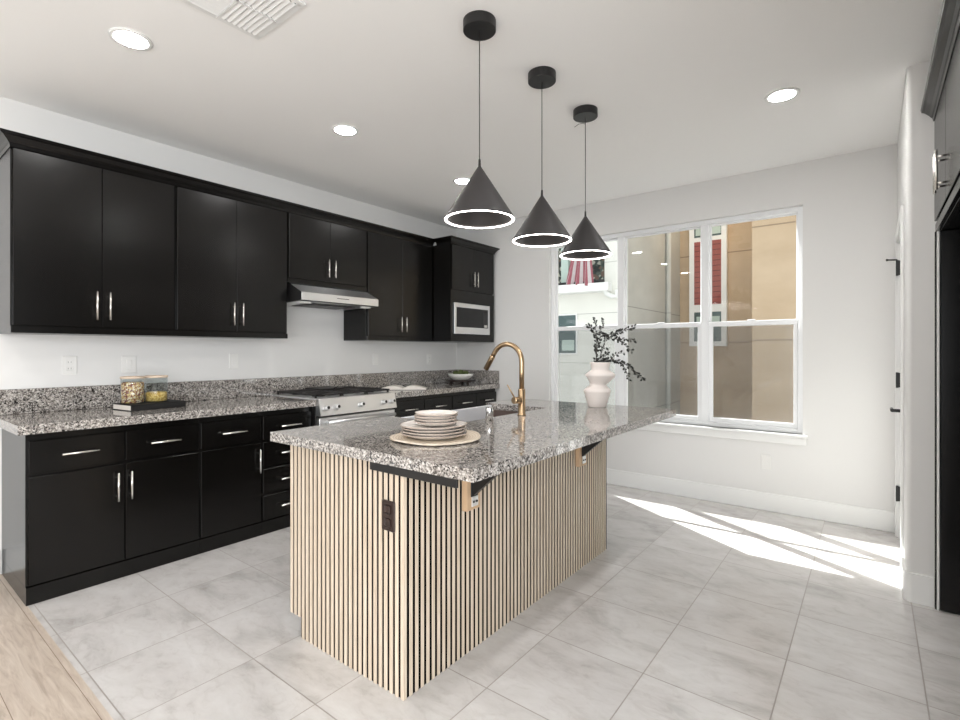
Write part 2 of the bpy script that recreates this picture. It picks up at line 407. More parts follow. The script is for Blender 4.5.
struct('window_sill', B().box(WX0 - 0.035, YW - 0.035, WZ0 - 0.022, WX1 + 0.035, YW + 0.05, WZ0, 0.004, 2), M['trim'], win)
struct('window_apron', B().box(WX0 - 0.025, YW - 0.016, WZ0 - 0.082, WX1 + 0.025, YW, WZ0 - 0.022, 0.003), M['trim'], win)

# ---------------------------------------------------------------- door 1 in the side wall
dr = thing('door_1', (XR, (DY0 + DY1) / 2, 0), None, None, kind='structure')
b = B(); cw = 0.062
b.box(XR - 0.014, DY0 - cw, 0, XR, DY0 + 0.006, DZ + cw, 0.003).box(XR - 0.014, DY1 - 0.006, 0, XR, DY1 + cw, DZ + cw, 0.003).box(XR - 0.014, DY0 + 0.006, DZ - 0.006, XR, DY1 - 0.006, DZ + cw, 0.003)
struct('door_casing', b, M['trim'], dr)
b = B().box(XR, DY0, 0, XR + 0.16, DY0 + 0.018, DZ).box(XR, DY1 - 0.018, 0, XR + 0.16, DY1, DZ).box(XR, DY0, DZ - 0.018, XR + 0.16, DY1, DZ)
struct('door_jamb', b, M['trim'], dr)
b = B().box(XR + 0.012, DY0 + 0.021, 0.012, XR + 0.05, DY1 - 0.021, DZ - 0.021, 0.002)
for z0, z1 in ((0.2, 0.85), (1.0, 1.9)): b.box(XR + 0.008, DY0 + 0.13, z0, XR + 0.016, DY1 - 0.13, z1, 0.003)
leaf = struct('door_leaf', b, M['trim'], dr)
for z in (0.305, 1.083, 1.852):
    struct('hinge', B().box(XR - 0.006, DY1 - 0.03, z - 0.05, XR + 0.012, DY1 - 0.012, z + 0.05, 0.002).tube([(XR - 0.004, DY1 - 0.02, z - 0.053), (XR - 0.004, DY1 - 0.02, z + 0.053)], 0.008), M['hinge'], dr)
struct('hinge_stop', B().tube([(XR - 0.005, DY1 - 0.02, 1.908), (XR - 0.05, DY1 - 0.045, 1.908), (XR - 0.062, DY1 - 0.05, 1.908)], [0.005, 0.005, 0.009]), M['hinge'], dr)
struct('door_lever', B().tube([(XR + 0.012, 3.80, 0.935), (XR - 0.0, 3.80, 0.935)], 0.027, 20).tube([(XR, 3.80, 0.935), (XR - 0.05, 3.80, 0.935)], 0.010).tube([(XR - 0.048, 3.79, 0.935), (XR - 0.048, 3.91, 0.935)], 0.009), M['hinge'], leaf)

# ---------------------------------------------------------------- black cabinets along the left wall
def bar_handle(p0, p1, out, r=0.0058, stand=0.032):
    """bar pull between p0 and p1, standing off its door along out"""
    p0, p1, out = Vector(p0), Vector(p1), Vector(out); d = (p1 - p0).normalized(); b = B()
    a, c = p0 + out * stand, p1 + out * stand
    b.tube([a, c], r, 12)
    for t in (0.17, 0.83):
        q = p0.lerp(p1, t); b.tube([q, q + out * stand], r * 0.8, 8)
    return b
XB = 0.605   # face of base doors
def front(kind, parent, y0, y1, z0, z1, x, handle, th=0.019):
    o = part(kind, B().box(x - th, y0, z0, x, y1, z1, 0.0018), M['black_cab'], parent)
    part('handle', bar_handle(*handle, (1, 0, 0)), M['nickel'], o, 'brushed nickel bar pull')
    return o
def base_cab(y0, y1, label):
    t = thing('base_cabinet', (0.3, (y0 + y1) / 2, 0), label, 'cabinet', 'base cabinets along the wall')
    part('body', B().box(0.003, y0, 0.09, XB - 0.021, y1, 0.8645, 0.001), M['black_cab'], t)
    part('toe_kick', B().box(0.003, y0, 0, XB - 0.006, y1, 0.0895, 0.001), M['black_cab'], t)
    return t
g = 0.0035
def dh(yc, z=0.745): return ((XB, yc - 0.08, z), (XB, yc + 0.08, z))
t = base_cab(0.5905, 1.4165, 'black base cabinet at the open end of the run, under the two glass jars')
for y0, y1, hy in ((0.598, 1.0145, 0.974), (1.0145, 1.414, 1.038)):
    front('drawer', t, y0 + g, y1 - g, 0.662, 0.826, XB, dh((y0 + y1) / 2)); front('door', t, y0 + g, y1 - g, 0.098, 0.644, XB, ((XB, hy, 0.443), (XB, hy, 0.601)))
t = base_cab(1.4175, 1.8265, 'narrow black base cabinet with one drawer over one door')
front('drawer', t, 1.421 + g, 1.824 - g, 0.662, 0.826, XB, dh(1.624)); front('door', t, 1.421 + g, 1.824 - g, 0.098, 0.644, XB, ((XB, 1.799, 0.443), (XB, 1.799, 0.601)))
t = base_cab(1.8275, 2.2345, 'black base cabinet with four stacked drawers beside the range')
for z0, z1 in ((0.662, 0.826), (0.474, 0.644), (0.286, 0.456), (0.098, 0.268)):
    front('drawer', t, 1.831 + g, 2.218 - g, z0, z1, XB, dh(2.034, z0 + 0.085))
for y0, y1, c, lab in ((3.006, 3.8385, 3.436, 'black base cabinet between the range and the corner unit, under the open book'), (3.8395, 4.6, 4.236, 'black base cabinet in the corner by the window wall, under the white bowl')):
    t = base_cab(y0, y1, lab)
    for a, e in ((max(y0, 3.035), c), (c, y1 - 0.004)):
        front('drawer', t, a + g, e - g, 0.662, 0.826, XB, dh((a + e) / 2, 0.746))
        hy = c - 0.035 if a < c - 0.1 and e <= c else c + 0.035
        front('door', t, a + g, e - g, 0.098, 0.644, XB, ((XB, hy, 0.443), (XB, hy, 0.601)))

XU = 0.35; UZ0, UZ1 = 1.38, 2.362
def upper_cab(y0, y1, z0, seam, label, hz, rail=True, x=XU):
    t = thing('wall_cabinet', (x / 2, (y0 + y1) / 2, z0), label, 'cabinet', 'wall cabinets above the counter')
    part('body', B().box(0.003, y0 + 0.0005, z0, x - 0.021, y1 - 0.0005, UZ1 + 0.012, 0.001), M['black_cab'], t)
    dz = z0 + (0.043 if rail else 0.04)
    if rail: part('light_rail', B().box(x - 0.0208, y0 + 0.0005, z0, x - 0.004, y1 - 0.0005, z0 + 0.038, 0.001), M['black_cab'], t)
    else: part('bottom_rail', B().box(x - 0.0208, y0 + 0.0005, z0, x - 0.004, y1 - 0.0005, z0 + 0.035, 0.001), M['black_cab'], t)
    for a, e, hy in ((y0 + 0.008, seam, seam - 0.032), (seam, y1 - 0.008, seam + 0.032)):
        front('door', t, a + 0.0015, e - 0.0015, dz, UZ1, x, ((x, hy, hz[0]), (x, hy, hz[1])))
    return t
upper_cab(0.574, 1.376, UZ0, 0.976, 'tall black wall cabinet at the open end, over the glass jars', (1.466, 1.63))
upper_cab(1.376, 2.178, UZ0, 1.777, 'tall black wall cabinet just before the range hood', (1.464, 1.625))
upper_cab(2.178, 2.962, 1.818, 2.568, 'short black wall cabinet right above the range hood', (1.897, 2.045))
upper_cab(2.962, 3.818, UZ0, 3.39, 'tall black wall cabinet between the hood and the microwave cabinet', (1.466, 1.61))

# microwave cabinet: deeper, hung in the corner
XM = 0.60; my0, my1 = 3.822, 4.556
t = thing('microwave_cabinet', (0.3, 4.19, UZ0), 'deep black wall cabinet with a built-in microwave, in the corner', 'cabinet')
b = B(); nz0, nz1, ny0, ny1 = 1.456, 1.787, 3.857, 4.466
b.box(0.003, my0, UZ0, XM - 0.021, my1, nz0).box(0.003, my0, nz1, XM - 0.021, my1, UZ1 + 0.012).box(0.003, my0, nz0, XM - 0.021, ny0, nz1).box(0.003, ny1, nz0, XM - 0.021, my1, nz1).box(0.003, ny0, nz0, 0.05, ny1, nz1)
part('body', b, M['black_cab'], t)
b = B(); x0, x1 = XM - 0.0205, XM - 0.004
b.box(x0, my0, UZ0, x1, my1, nz0).box(x0, my0, nz1, x1, my1, 1.905).box(x0, my0, nz0, x1, ny0, nz1).box(x0, ny1, nz0, x1, my1, nz1)
part('face_frame', b, M['black_cab'], t)
for a, e, hy in ((my0 + 0.02, 4.197, 4.170), (4.197, my1 - 0.006, 4.228)):
    front('door', t, a, e - 0.002, 1.914, UZ1, XM, ((XM, hy, 1.962), (XM, hy, 2.12)))
mw = thing('microwave', (0.35, 4.177, nz0 + 0.012), 'steel trimmed microwave built into the black corner cabinet', 'microwave')
m0, m1, mz0, mz1 = ny0 + 0.006, ny1 - 0.006, nz0 + 0.003, nz1 - 0.010
part('body', B().box(0.08, m0 + 0.01, nz0 + 0.002, XM - 0.004, m1 - 0.01, mz1 - 0.01), M['black_metal'], mw)
b = B(); xa, xb = XM - 0.003, XM + 0.012
b.box(xa, m0, mz0, xb, m1, mz0 + 0.07, 0.002).box(xa, m0, mz1 - 0.045, xb, m1, mz1, 0.002).box(xa, m0, mz0 + 0.07, xb, m0 + 0.032, mz1 - 0.045, 0.002).box(xa, m1 - 0.028, mz0 + 0.07, xb, m1, mz1 - 0.045, 0.002)
part('trim_frame', b, M['steel'], mw)
part('door_glass', B().box(xa, m0 + 0.032, mz0 + 0.07, xb - 0.004, m1 - 0.115, mz1 - 0.045, 0.002), M['black_glass'], mw)
cp = part('control_panel', B().box(xa, m1 - 0.113, mz0 + 0.07, xb - 0.003, m1 - 0.028, mz1 - 0.045, 0.002), M['black_metal'], mw)
part('open_button', B().box(xb - 0.004, m1 - 0.10, mz0 + 0.078, xb + 0.001, m1 - 0.045, mz0 + 0.105, 0.002), M['nickel'], cp)
part('display', B().box(xb - 0.004, m1 - 0.10, mz1 - 0.075, xb - 0.002, m1 - 0.042, mz1 - 0.053), M['black_glass'], cp)

# crown moulding pieces
def crown_prof(x): return [(x - 0.02, 2.366), (x + 0.004, 2.366), (x + 0.008, 2.384), (x + 0.012, 2.386), (x + 0.02, 2.398), (x + 0.038, 2.416), (x + 0.048, 2.42), (x + 0.052, 2.434), (x - 0.02, 2.434)]
def crown_run(path, prof):
    """sweep the profile (offset outwards, z) along an axis-aligned plan path, mitred at its corners; outwards is to the right of travel"""
    b = B(); rows = []; n = len(path)
    def nrm(p, q): d = Vector((q[0] - p[0], q[1] - p[1])).normalized(); return Vector((d.y, -d.x))
    for i, p in enumerate(path):
        o = Vector((0, 0))
        if i > 0: o += nrm(path[i - 1], p)
        if i < n - 1: o += nrm(p, path[i + 1])
        rows.append([b.bm.verts.new((p[0] + o.x * u, p[1] + o.y * u, z)) for u, z in prof])
    m_ = len(prof)
    for a, c in zip(rows, rows[1:]):
        for k in range(m_): b.bm.faces.new((a[k], a[(k + 1) % m_], c[(k + 1) % m_], c[k]))
    b.bm.faces.new(rows[0]); b.bm.faces.new(rows[-1][::-1])
    return b
PR = [(u, v) for u, v in crown_prof(0)]; PR = [(max(u, 0.0008), v) for u, v in PR]
solo('crown_molding', crown_run([(0.003, 0.574), (XU, 0.574), (XU, 3.8205)], PR), M['black_cab'], 'long black crown moulding on top of the wall cabinets over the counter', 'crown moulding')
solo('crown_molding', crown_run([(XU + 0.056, my0), (XM, my0), (XM, my1), (0.003, my1)], [(u * 0.9, v) for u, v in PR]), M['black_cab'], 'short black crown moulding around the microwave cabinet top', 'crown moulding')

# countertops and backsplashes
XC, CT = 0.643, 0.914
def ctop(y0, y1, label): solo('countertop', B().box(0.0, y0, 0.8655, XC, y1, CT, 0.003, 2), M['granite'], label, 'countertop')
ctop(0.552, 2.2355, 'speckled granite countertop under the glass jars, up to the range')
ctop(3.004, YW, 'speckled granite countertop between the range and the window wall, with the open book')
solo('backsplash', B().box(0.002, 0.552, CT + 0.0005, 0.022, YW - 0.001, 1.060, 0.002), M['granite'], 'long low speckled granite backsplash along the outlet wall', 'backsplash')
solo('backsplash', B().box(0.0225, YW - 0.02, CT + 0.0005, XC - 0.005, YW, 1.060, 0.002), M['granite'], 'short granite backsplash return on the window wall', 'backsplash')

# ---------------------------------------------------------------- range
ry0, ry1 = 2.2375, 3.002
rg = thing('gas_range', (0.33, 2.62, 0), 'stainless steel gas range set into the granite counter', 'range')
part('body', B().box(0.024, ry0, 0.02, 0.63, ry1, 0.895, 0.002), M['black_metal'], rg)
part('cooktop', B().box(0.024, ry0 - 0.0, 0.896, 0.665, ry1, 0.922, 0.004, 2), M['steel'], rg)
b = B().prism([(0.631, 0.792), (0.694, 0.792), (0.668, 0.911), (0.664, 0.919), (0.631, 0.895)], 'y', ry0, ry1)
pn = part('control_panel', b, M['steel'], rg)
nrm = Vector((0.119, 0, 0.026)).normalized()
for y in (2.289, 2.384, 2.622, 2.858, 2.951):
    c = Vector((0.682, y, 0.848))
    k = part('knob', B().tube([c - nrm * 0.004, c + nrm * 0.006], 0.026, 24).tube([c, c + nrm * 0.034, c + nrm * 0.038], [0.021, 0.019, 0.014], 24), M['steel'], pn)
    part('knob_face', B().tube([c + nrm * 0.038, c + nrm * 0.0395], 0.012, 20), M['black_metal'], k, 'black knob centre')
od = part('oven_door', B().box(0.631, ry0 + 0.004, 0.2, 0.672, ry1 - 0.004, 0.775, 0.003), M['steel'], rg)
part('oven_window', B().box(0.668, ry0 + 0.14, 0.36, 0.674, ry1 - 0.14, 0.62, 0.002), M['black_glass'], od)
b = B().tube([(0.722, ry0 + 0.045, 0.742), (0.722, ry1 - 0.045, 0.742)], 0.0125, 16)
for y in (ry0 + 0.07, ry1 - 0.07): b.box(0.67, y - 0.012, 0.730, 0.722, y + 0.012, 0.754, 0.004)
part('handle', b, M['steel'], od)
part('storage_drawer', B().box(0.631, ry0 + 0.004, 0.05, 0.668, ry1 - 0.004, 0.194, 0.003), M['steel'], rg)
# three cast-iron grates and a griddle plate
for i in range(3):
    a = ry0 + 0.012 + i * 0.247; e = a + 0.243; b = B(); z0, z1 = 0.938, 0.952
    b.box(0.06, a, z0, 0.62, a + 0.014, z1, 0.002).box(0.06, e - 0.014, z0, 0.62, e, z1, 0.002)
    for x in (0.06, 0.33, 0.606): b.box(x, a, z0, x + 0.014, e, z1, 0.002)
    for k in range(1, 4): y = a + (e - a) * k / 4; b.box(0.09, y - 0.005, z0, 0.59, y + 0.005, z1, 0.002)
    for x in (0.07, 0.60):
        for y in (a + 0.007, e - 0.007): b.box(x - 0.006, y - 0.006, 0.922, x + 0.006, y + 0.006, z0 + 0.002)
    part('grate', b, M['iron'], rg, 'black cast-iron grate')
for x in (0.19, 0.47):
    for y in (2.37, 2.87):
        part('burner', B().lathe((x, y), [(0, 0.922), (0.05, 0.922), (0.05, 0.93), (0.035, 0.934), (0, 0.934)], 24), M['iron'], rg)
b = B().box(0.075, 2.50, 0.9525, 0.33, 2.74, 0.966, 0.004).tube([(0.33, 2.62, 0.962), (0.36, 2.62, 0.97)], 0.01)
solo('griddle_plate', b, M['iron'], 'flat black griddle plate lying on the range grates', 'griddle')

# hood
hd = thing('range_hood', (0.25, 2.60, 1.67), 'slim stainless range hood under the short wall cabinet', 'range hood')
hy0, hy1 = 2.2, 2.955
part('body', B().prism([(0.003, 1.8175), (0.352, 1.8175), (0.352, 1.806), (0.498, 1.735), (0.498, 1.678), (0.46, 1.674), (0.003, 1.664)], 'y', hy0, hy1), M['black_metal'], hd, 'hood shell, black for the dark cabinets it reflects')  # steel shell; the dark cabinets' reflection is its black colour
part('top_panel', B().prism([(0.354, 1.807), (0.50, 1.736), (0.501, 1.739), (0.355, 1.810)], 'y', hy0 + 0.002, hy1 - 0.002), M['steel'], hd)
fp = part('front_panel', B().box(0.4985, hy0 - 0.002, 1.676, 0.507, hy1 + 0.002, 1.738, 0.002), M['steel'], hd)
part('switch_strip', B().box(0.5065, 2.52, 1.708, 0.5085, 2.64, 1.713), M['plastic_dark'], fp)
part('underside', B().prism([(0.02, 1.6638), (0.45, 1.6728), (0.45, 1.6712), (0.02, 1.6622)], 'y', hy0 + 0.02, hy1 - 0.02), M['steel'], hd)
for y in (2.28, 2.875): part('lamp_lens', B().box(0.40, y - 0.035, 1.658, 0.46, y + 0.035, 1.6705, 0.004), M['hoodlamp'], hd)
part('filter', B().box(0.10, 2.36, 1.6585, 0.38, 2.80, 1.663, 0.001), M['plastic_dark'], hd)

# ---------------------------------------------------------------- island
IX0, IX1, IY0, IY1 = 1.789, 2.972, 1.2185, 3.269
BX0, BX1, BY0, BY1 = 1.845, 2.595, 1.280, 3.075
isl = thing('kitchen_island', (2.2, 2.18, 0), 'kitchen island clad in pale oak slats under a granite top', 'kitchen island')
SX0, SX1, SY0, SY1 = 1.85, 2.285, 1.93, 2.84      # sink cut-out, open to the range side
b = B(); zt, zb = 0.914, 0.873
b.box(IX0, IY0, zb, IX1, SY0, zt).box(IX0, SY1, zb, IX1, IY1, zt).box(SX1, SY0, zb, IX1, SY1, zt)
bmesh.ops.remove_doubles(b.bm, verts=b.bm.verts, dist=1e-5)
part('granite_top', b, M['granite'], isl)
pitch = 0.0303; sw = 0.0165; sd = 0.006
b = B().box(1.93, BY0 + sd + 0.0002, 0.0, BX1 - 0.0032, BY1, 0.09).box(BX0 + 0.006, BY0 + sd + 0.0002, 0.09, BX1 - 0.0032, SY0 - 0.03, 0.8725).box(BX0 + 0.006, SY1 + 0.03, 0.09, BX1 - 0.0032, BY1, 0.8725).box(SX1 + 0.04, SY0 - 0.03, 0.09, BX1 - 0.0032, SY1 + 0.03, 0.8725).box(BX0 + 0.006, SY0 - 0.03, 0.09, SX1 + 0.04, SY1 + 0.03, 0.62)
part('carcass', b, M['felt'], isl, 'dark backing seen between the slats')
pitch = 0.0303; sw = 0.0165; sd = 0.006
b = B(); x = BX1 - sw
while x > BX0 - 0.002:
    z0 = 0.0 if x > 1.925 else 0.09
    b.box(x, BY0, z0, x + sw, BY0 + sd, 0.872, 0.001); x -= pitch
part('slat_panel', b, M['slat'], isl, 'slatted end panel with dark grooves')
b = B(); y = BY0 + 0.0008
while y < BY1 - 0.01:
    b.box(BX1 - 0.003, y + (sd if y < BY0 + 0.01 else 0), 0, BX1 + 0.001, y + 0.0158, 0.872, 0.0008); y += pitch
part('slat_panel', b, M['slat'], isl, 'long slatted side panel with dark grooves')
part('support_plate', B().box(2.42, BY0 - 0.012, 0.826, 2.86, BY0 - 0.0006, 0.8725, 0.001), M['black_metal'], isl, 'flat black steel support bar under the top')
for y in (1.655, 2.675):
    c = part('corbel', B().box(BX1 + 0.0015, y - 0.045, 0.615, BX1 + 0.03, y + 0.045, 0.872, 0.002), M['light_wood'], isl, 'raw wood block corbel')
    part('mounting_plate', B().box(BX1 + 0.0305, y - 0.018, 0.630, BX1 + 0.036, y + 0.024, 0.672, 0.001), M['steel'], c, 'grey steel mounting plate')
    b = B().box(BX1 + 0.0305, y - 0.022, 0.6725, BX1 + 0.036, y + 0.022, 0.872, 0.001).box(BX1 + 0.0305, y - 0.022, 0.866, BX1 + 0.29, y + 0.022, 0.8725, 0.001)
    b.prism([(BX1 + 0.036, 0.676), (BX1 + 0.25, 0.866), (BX1 + 0.036, 0.866)], 'y', y - 0.012, y + 0.012)  # black gusset fills the shaded triangle between block and top
    k = part('bracket_and_shade', b, M['black_metal'], c, 'black steel angle bracket, its black also the shade under the top')
    for q in (-0.009, 0.012): part('screw', B().tube([(BX1 + 0.036, y + q, 0.65), (BX1 + 0.039, y + q, 0.65)], 0.005), M['black_metal'], c)

# sink set into the island
sk = thing('kitchen_sink', (2.06, 2.385, 0.66), 'stainless apron-front sink set into the island top', 'sink')
w = 0.006; sz = 0.665
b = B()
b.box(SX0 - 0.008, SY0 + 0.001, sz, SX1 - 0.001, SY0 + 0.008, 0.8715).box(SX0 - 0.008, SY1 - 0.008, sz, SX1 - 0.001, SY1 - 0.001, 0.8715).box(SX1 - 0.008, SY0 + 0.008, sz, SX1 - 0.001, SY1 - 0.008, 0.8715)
part('apron_wall', B().box(SX0 - 0.03, SY0 + 0.001, sz, SX0 - 0.008, SY1 - 0.001, 0.903, 0.003), M['sink_bright_reflect'], sk, 'apron side wall with its bright reflection put into the colour')
part('basin', b.box(SX0 - 0.03, SY0 + 0.001, sz - 0.006, SX1 - 0.001, SY1 - 0.001, sz), M['sink_dark_reflect'], sk)
part('drain', B().lathe((2.06, 2.385), [(0, sz + 0.001), (0.05, sz + 0.001), (0.055, sz + 0.004), (0.045, sz + 0.004), (0.03, sz + 0.001)], 28), M['chrome'], sk)

# gold faucet
fx, fy = 2.361, 2.427
fc = thing('kitchen_faucet', (fx, fy, CT), 'tall brushed gold gooseneck faucet on the island', 'faucet')
part('base', B().lathe((fx, fy), [(0, CT + 0.0005), (0.025, CT + 0.0005), (0.025, CT + 0.005), (0.021, CT + 0.008), (0.0205, CT + 0.148), (0.018, CT + 0.151), (0, CT + 0.151)], 28), M['gold'], fc)
ra = 0.104; zc = CT + 0.305
pts = [(fx, fy, CT + 0.15), (fx, fy, CT + 0.25), (fx, fy, zc)]
for i in range(1, 17):
    a = math.pi * i / 16 * 0.84; pts.append((fx - ra + ra * math.cos(a), fy, zc + ra * math.sin(a)))
d = Vector(pts[-1]) - Vector(pts[-2]); d.normalize(); e = Vector(pts[-1]); pts.append(tuple(e + d * 0.02))
part('spout', B().tube(pts, 0.0145, 20), M['gold'], fc)
part('spray_head', B().tube([e + d * 0.018, e + d * 0.022, e + d * 0.115], [0.0145, 0.0162, 0.0162], 20), M['gold'], fc)
part('nozzle', B().tube([e + d * 0.1152, e + d * 0.118], 0.0115, 16), M['black_metal'], fc)
hn = part('valve', B().tube([(fx, fy - 0.018, CT + 0.088), (fx - 0.012, fy - 0.066, CT + 0.088)], 0.019, 20), M['gold'], fc)
part('lever', B().tube([(fx - 0.010, fy - 0.056, CT + 0.100), (fx - 0.042, fy - 0.085, CT + 0.178)], [0.0045, 0.0038], 10), M['gold'], hn)
b = B().lathe((2.355, 2.125), [(0, CT + 0.0005), (0.021, CT + 0.0005), (0.021, CT + 0.066), (0.019, CT + 0.07), (0, CT + 0.07)], 28)
solo('air_gap_cap', b, M['chrome'], 'small chrome air gap cap standing on the island by the sink', 'sink cap')

# outlet on the island end
b = B().box(2.484, BY0 - 0.008, 0.608, 2.554, BY0 - 0.0004, 0.722, 0.003)
ot = thing('power_outlet', (2.519, BY0, 0.608), 'dark brown power outlet on the slatted island end', 'outlet')
part('cover_plate', b, M['brown_plastic'], ot)
for z in (0.64, 0.69): part('socket', B().box(2.503, BY0 - 0.010, z - 0.016, 2.535, BY0 - 0.007, z + 0.016, 0.004), M['brown_plastic'], ot)

# plates on a woven mat
pcx, pcy = 2.503, 1.553
def wob(a): return lambda t: 1 + 0.02 * math.sin(2 * t + a) + 0.014 * math.sin(5 * t + 2 * a) + 0.008 * math.sin(9 * t)
b = B(); n = 72
rim = lambda t: 0.188 * (1 + 0.03 * math.sin(3 * t + 1) + 0.02 * math.sin(7 * t))
def mz(r, t): return CT + 0.003 + (0.016 * max(0, (r / 0.188 - 0.72) / 0.28) ** 2 * (0.35 + 0.65 * max(0, math.sin(t - 0.55)) + 0.25 * max(0, math.sin(3 * t))))
for top in (0, 1):
    rings = []
    for j in range(9):
        rr = j / 8
        rings.append([b.bm.verts.new((pcx + rim(2 * math.pi * k / n) * rr * math.cos(2 * math.pi * k / n), pcy + rim(2 * math.pi * k / n) * rr * math.sin(2 * math.pi * k / n), mz(rim(2 * math.pi * k / n) * rr, 2 * math.pi * k / n) + (0.004 if top else -0.0022))) for k in range(n)] if j else [b.bm.verts.new((pcx, pcy, CT + 0.003 + (0.004 if top else -0.0022)))])
    for j in range(8):
        for k in range(n):
            a_, c_ = rings[j], rings[j + 1]; k2 = (k + 1) % n
            f = b.bm.faces.new([a_[0], c_[k], c_[k2]] if j == 0 else [a_[k], c_[k], c_[k2], a_[k2]]); f.smooth = True
    if top: outer = rings[-1]
    else: low = rings[-1]
for k in range(n): b.bm.faces.new((low[k], low[(k + 1) % n], outer[(k + 1) % n], outer[k]))
solo('placemat', b, M['weave'], 'round woven straw placemat with a wavy edge under the plates', 'placemat', loc=(pcx, pcy, CT + 0.0005))
PT = CT + 0.0085
def plate(z, r, h, a, c, label, group):
    t = thing('dinner_plate' if r > 0.11 else 'side_plate', (c[0], c[1], z), label, 'plate', group)
    wv = wob(a)
    part('dish', B().lathe(c, [(0, z), (r * 0.62, z), (r * 0.70, z + 0.002), (r * 0.97, z + h - 0.003), (r, z + h), (r * 0.985, z + h + 0.001), (r * 0.95, z + h - 0.002), (r * 0.70, z + 0.006), (0, z + 0.0055)], 56, wob=wv), M['ceramic'], t)
    part('rim', B().lathe(c, [(r * 0.975, z + h - 0.0040), (r * 1.006, z + h - 0.0012), (r * 1.004, z + h + 0.0012), (r * 0.982, z + h + 0.0016)], 56, wob=wv), M['ceramic_rim'], t, 'darker rim line')
z = PT
ords = ['lowest', 'second from the bottom', 'third from the bottom', 'topmost']
for i in range(4):
    plate(z, 0.137, 0.0195, 0.5 + i * 1.7, (pcx - 0.008 + 0.002 * math.sin(i * 2), pcy - 0.004 + 0.002 * math.cos(i * 3)), 'large off-white stoneware plate, ' + ords[i] + ' of the large plates on the placemat', 'large stoneware plates stacked on the placemat'); z += 0.0118
z += 0.0118 - 0.0118 + 0.0005
for i in range(4):
    plate(z, 0.091, 0.0165, 1.1 + i * 2.3, (pcx - 0.02 + 0.003 * math.cos(i * 2), pcy + 0.02 + 0.003 * math.sin(i)), 'small off-white stoneware plate, ' + ords[i] + ' of the small plates on the stack', 'small stoneware plates on the large ones'); z += 0.0115

# vase and branches
vx, vy = 2.516, 3.098
vs = [(0, 0.0005), (0.056, 0.0005), (0.059, 0.004), (0.071, 0.045), (0.087, 0.100), (0.088, 0.108), (0.078, 0.122), (0.056, 0.140), (0.051, 0.147), (0.057, 0.155), (0.080, 0.184), (0.097, 0.205), (0.098, 0.212), (0.080, 0.228), (0.057, 0.243), (0.056, 0.248), (0.060, 0.268), (0.066, 0.292), (0.064, 0.295), (0.058, 0.29), (0.05, 0.245), (0.045, 0.2), (0, 0.19)]
b = B().lathe((vx, vy), [(r, CT + z) for r, z in vs], 56)
for q in b.bm.verts:      # the upper bulges sit a little off-centre
    f = min(1, max(0, (q.co.z - CT - 0.13) / 0.05)); q.co += Vector((0.789, 0.6144, 0)) * 0.02 * f
solo('ceramic_vase', b, M['vase'], 'pale blush clay vase of stacked angular bulges on the island end', 'vase')
camx = Vector((0.789, 0.6144, 0)); camy = Vector((-0.6144, 0.789, 0))   # across and away, as the branches fan in the window light
def at_(u, v, w=0.0): return Vector((vx, vy, CT)) + camx * u + camy * w + Vector((0, 0, v))
def branch(name, paths, label, seed, group):
    rnd = random.Random(seed); base = at_(0, 0.2)
    t = thing(name, base, label, 'branch', group)
    bs, bl = B(), B()
    for pth, ln in paths:
        P = [at_(*p) for p in pth]; Q = []
        for i in range(len(P) - 1):
            for k in range(5): Q.append(P[i].lerp(P[i + 1], k / 5))
        Q.append(P[-1])
        for _ in range(3): Q = [Q[0]] + [(Q[i - 1] + Q[i] * 2 + Q[i + 1]) / 4 for i in range(1, len(Q) - 1)] + [Q[-1]]
        bs.tube(Q, [0.0024 * (1 - 0.7 * i / len(Q)) for i in range(len(Q))], 6)
        total = sum((Q[i + 1] - Q[i]).length for i in range(len(Q) - 1)); nl = int(total / ln)
        for k in range(nl):
            f = (k + 0.5) / nl; f = max(f, 0.0); i = min(int(f * (len(Q) - 1)), len(Q) - 2)
            p = Q[i].lerp(Q[i + 1], f * (len(Q) - 1) - i)
            if (p - base).z < 0.085 and (Vector((p.x, p.y, 0)) - Vector((vx, vy, 0))).length < 0.075: continue
            dr_ = (Q[i + 1] - Q[i]).normalized()
            for sgn in (-1, 1):
                if rnd.random() < 0.15: continue
                side = dr_.cross(Vector((rnd.uniform(-1, 1), rnd.uniform(-1, 1), rnd.uniform(-1, 1)))).normalized() * sgn
                ax = (side * 0.85 + dr_ * 0.6).normalized(); L = rnd.uniform(0.016, 0.025); wd = L * 0.30
                nn = ax.cross(dr_); nn = nn.normalized() if nn.length > 1e-4 else Vector((0, 0, 1)); sd = ax.cross(nn).normalized()
                o = p + ax * 0.003
                vv = [bl.bm.verts.new(q) for q in (o, o + ax * L * 0.35 + sd * wd + nn * 0.002, o + ax * L * 0.75 + sd * wd * 0.75, o + ax * L, o + ax * L * 0.75 - sd * wd * 0.75, o + ax * L * 0.35 - sd * wd + nn * 0.002)]
                mid = bl.bm.verts.new(o + ax * L * 0.5 - nn * 0.0015)
                for a_ in range(6): bl.bm.faces.new((vv[a_], vv[(a_ + 1) % 6], mid))
    part('stem', bs, M['stem'], t); part('foliage', bl, M['leaf'], t, fix=False)
G = 'leafy branches in the clay vase'
branch('leafy_branch', [([(-0.01, 0.2), (-0.005, 0.36), (-0.004, 0.46), (-0.03, 0.515), (-0.062, 0.54)], 0.011), ([(-0.004, 0.45), (-0.012, 0.52), (-0.013, 0.585)], 0.010), ([(-0.004, 0.47), (0.028, 0.52), (0.045, 0.575)], 0.012)], 'upright dark leafy branch with three tips in the clay vase', 1, G)
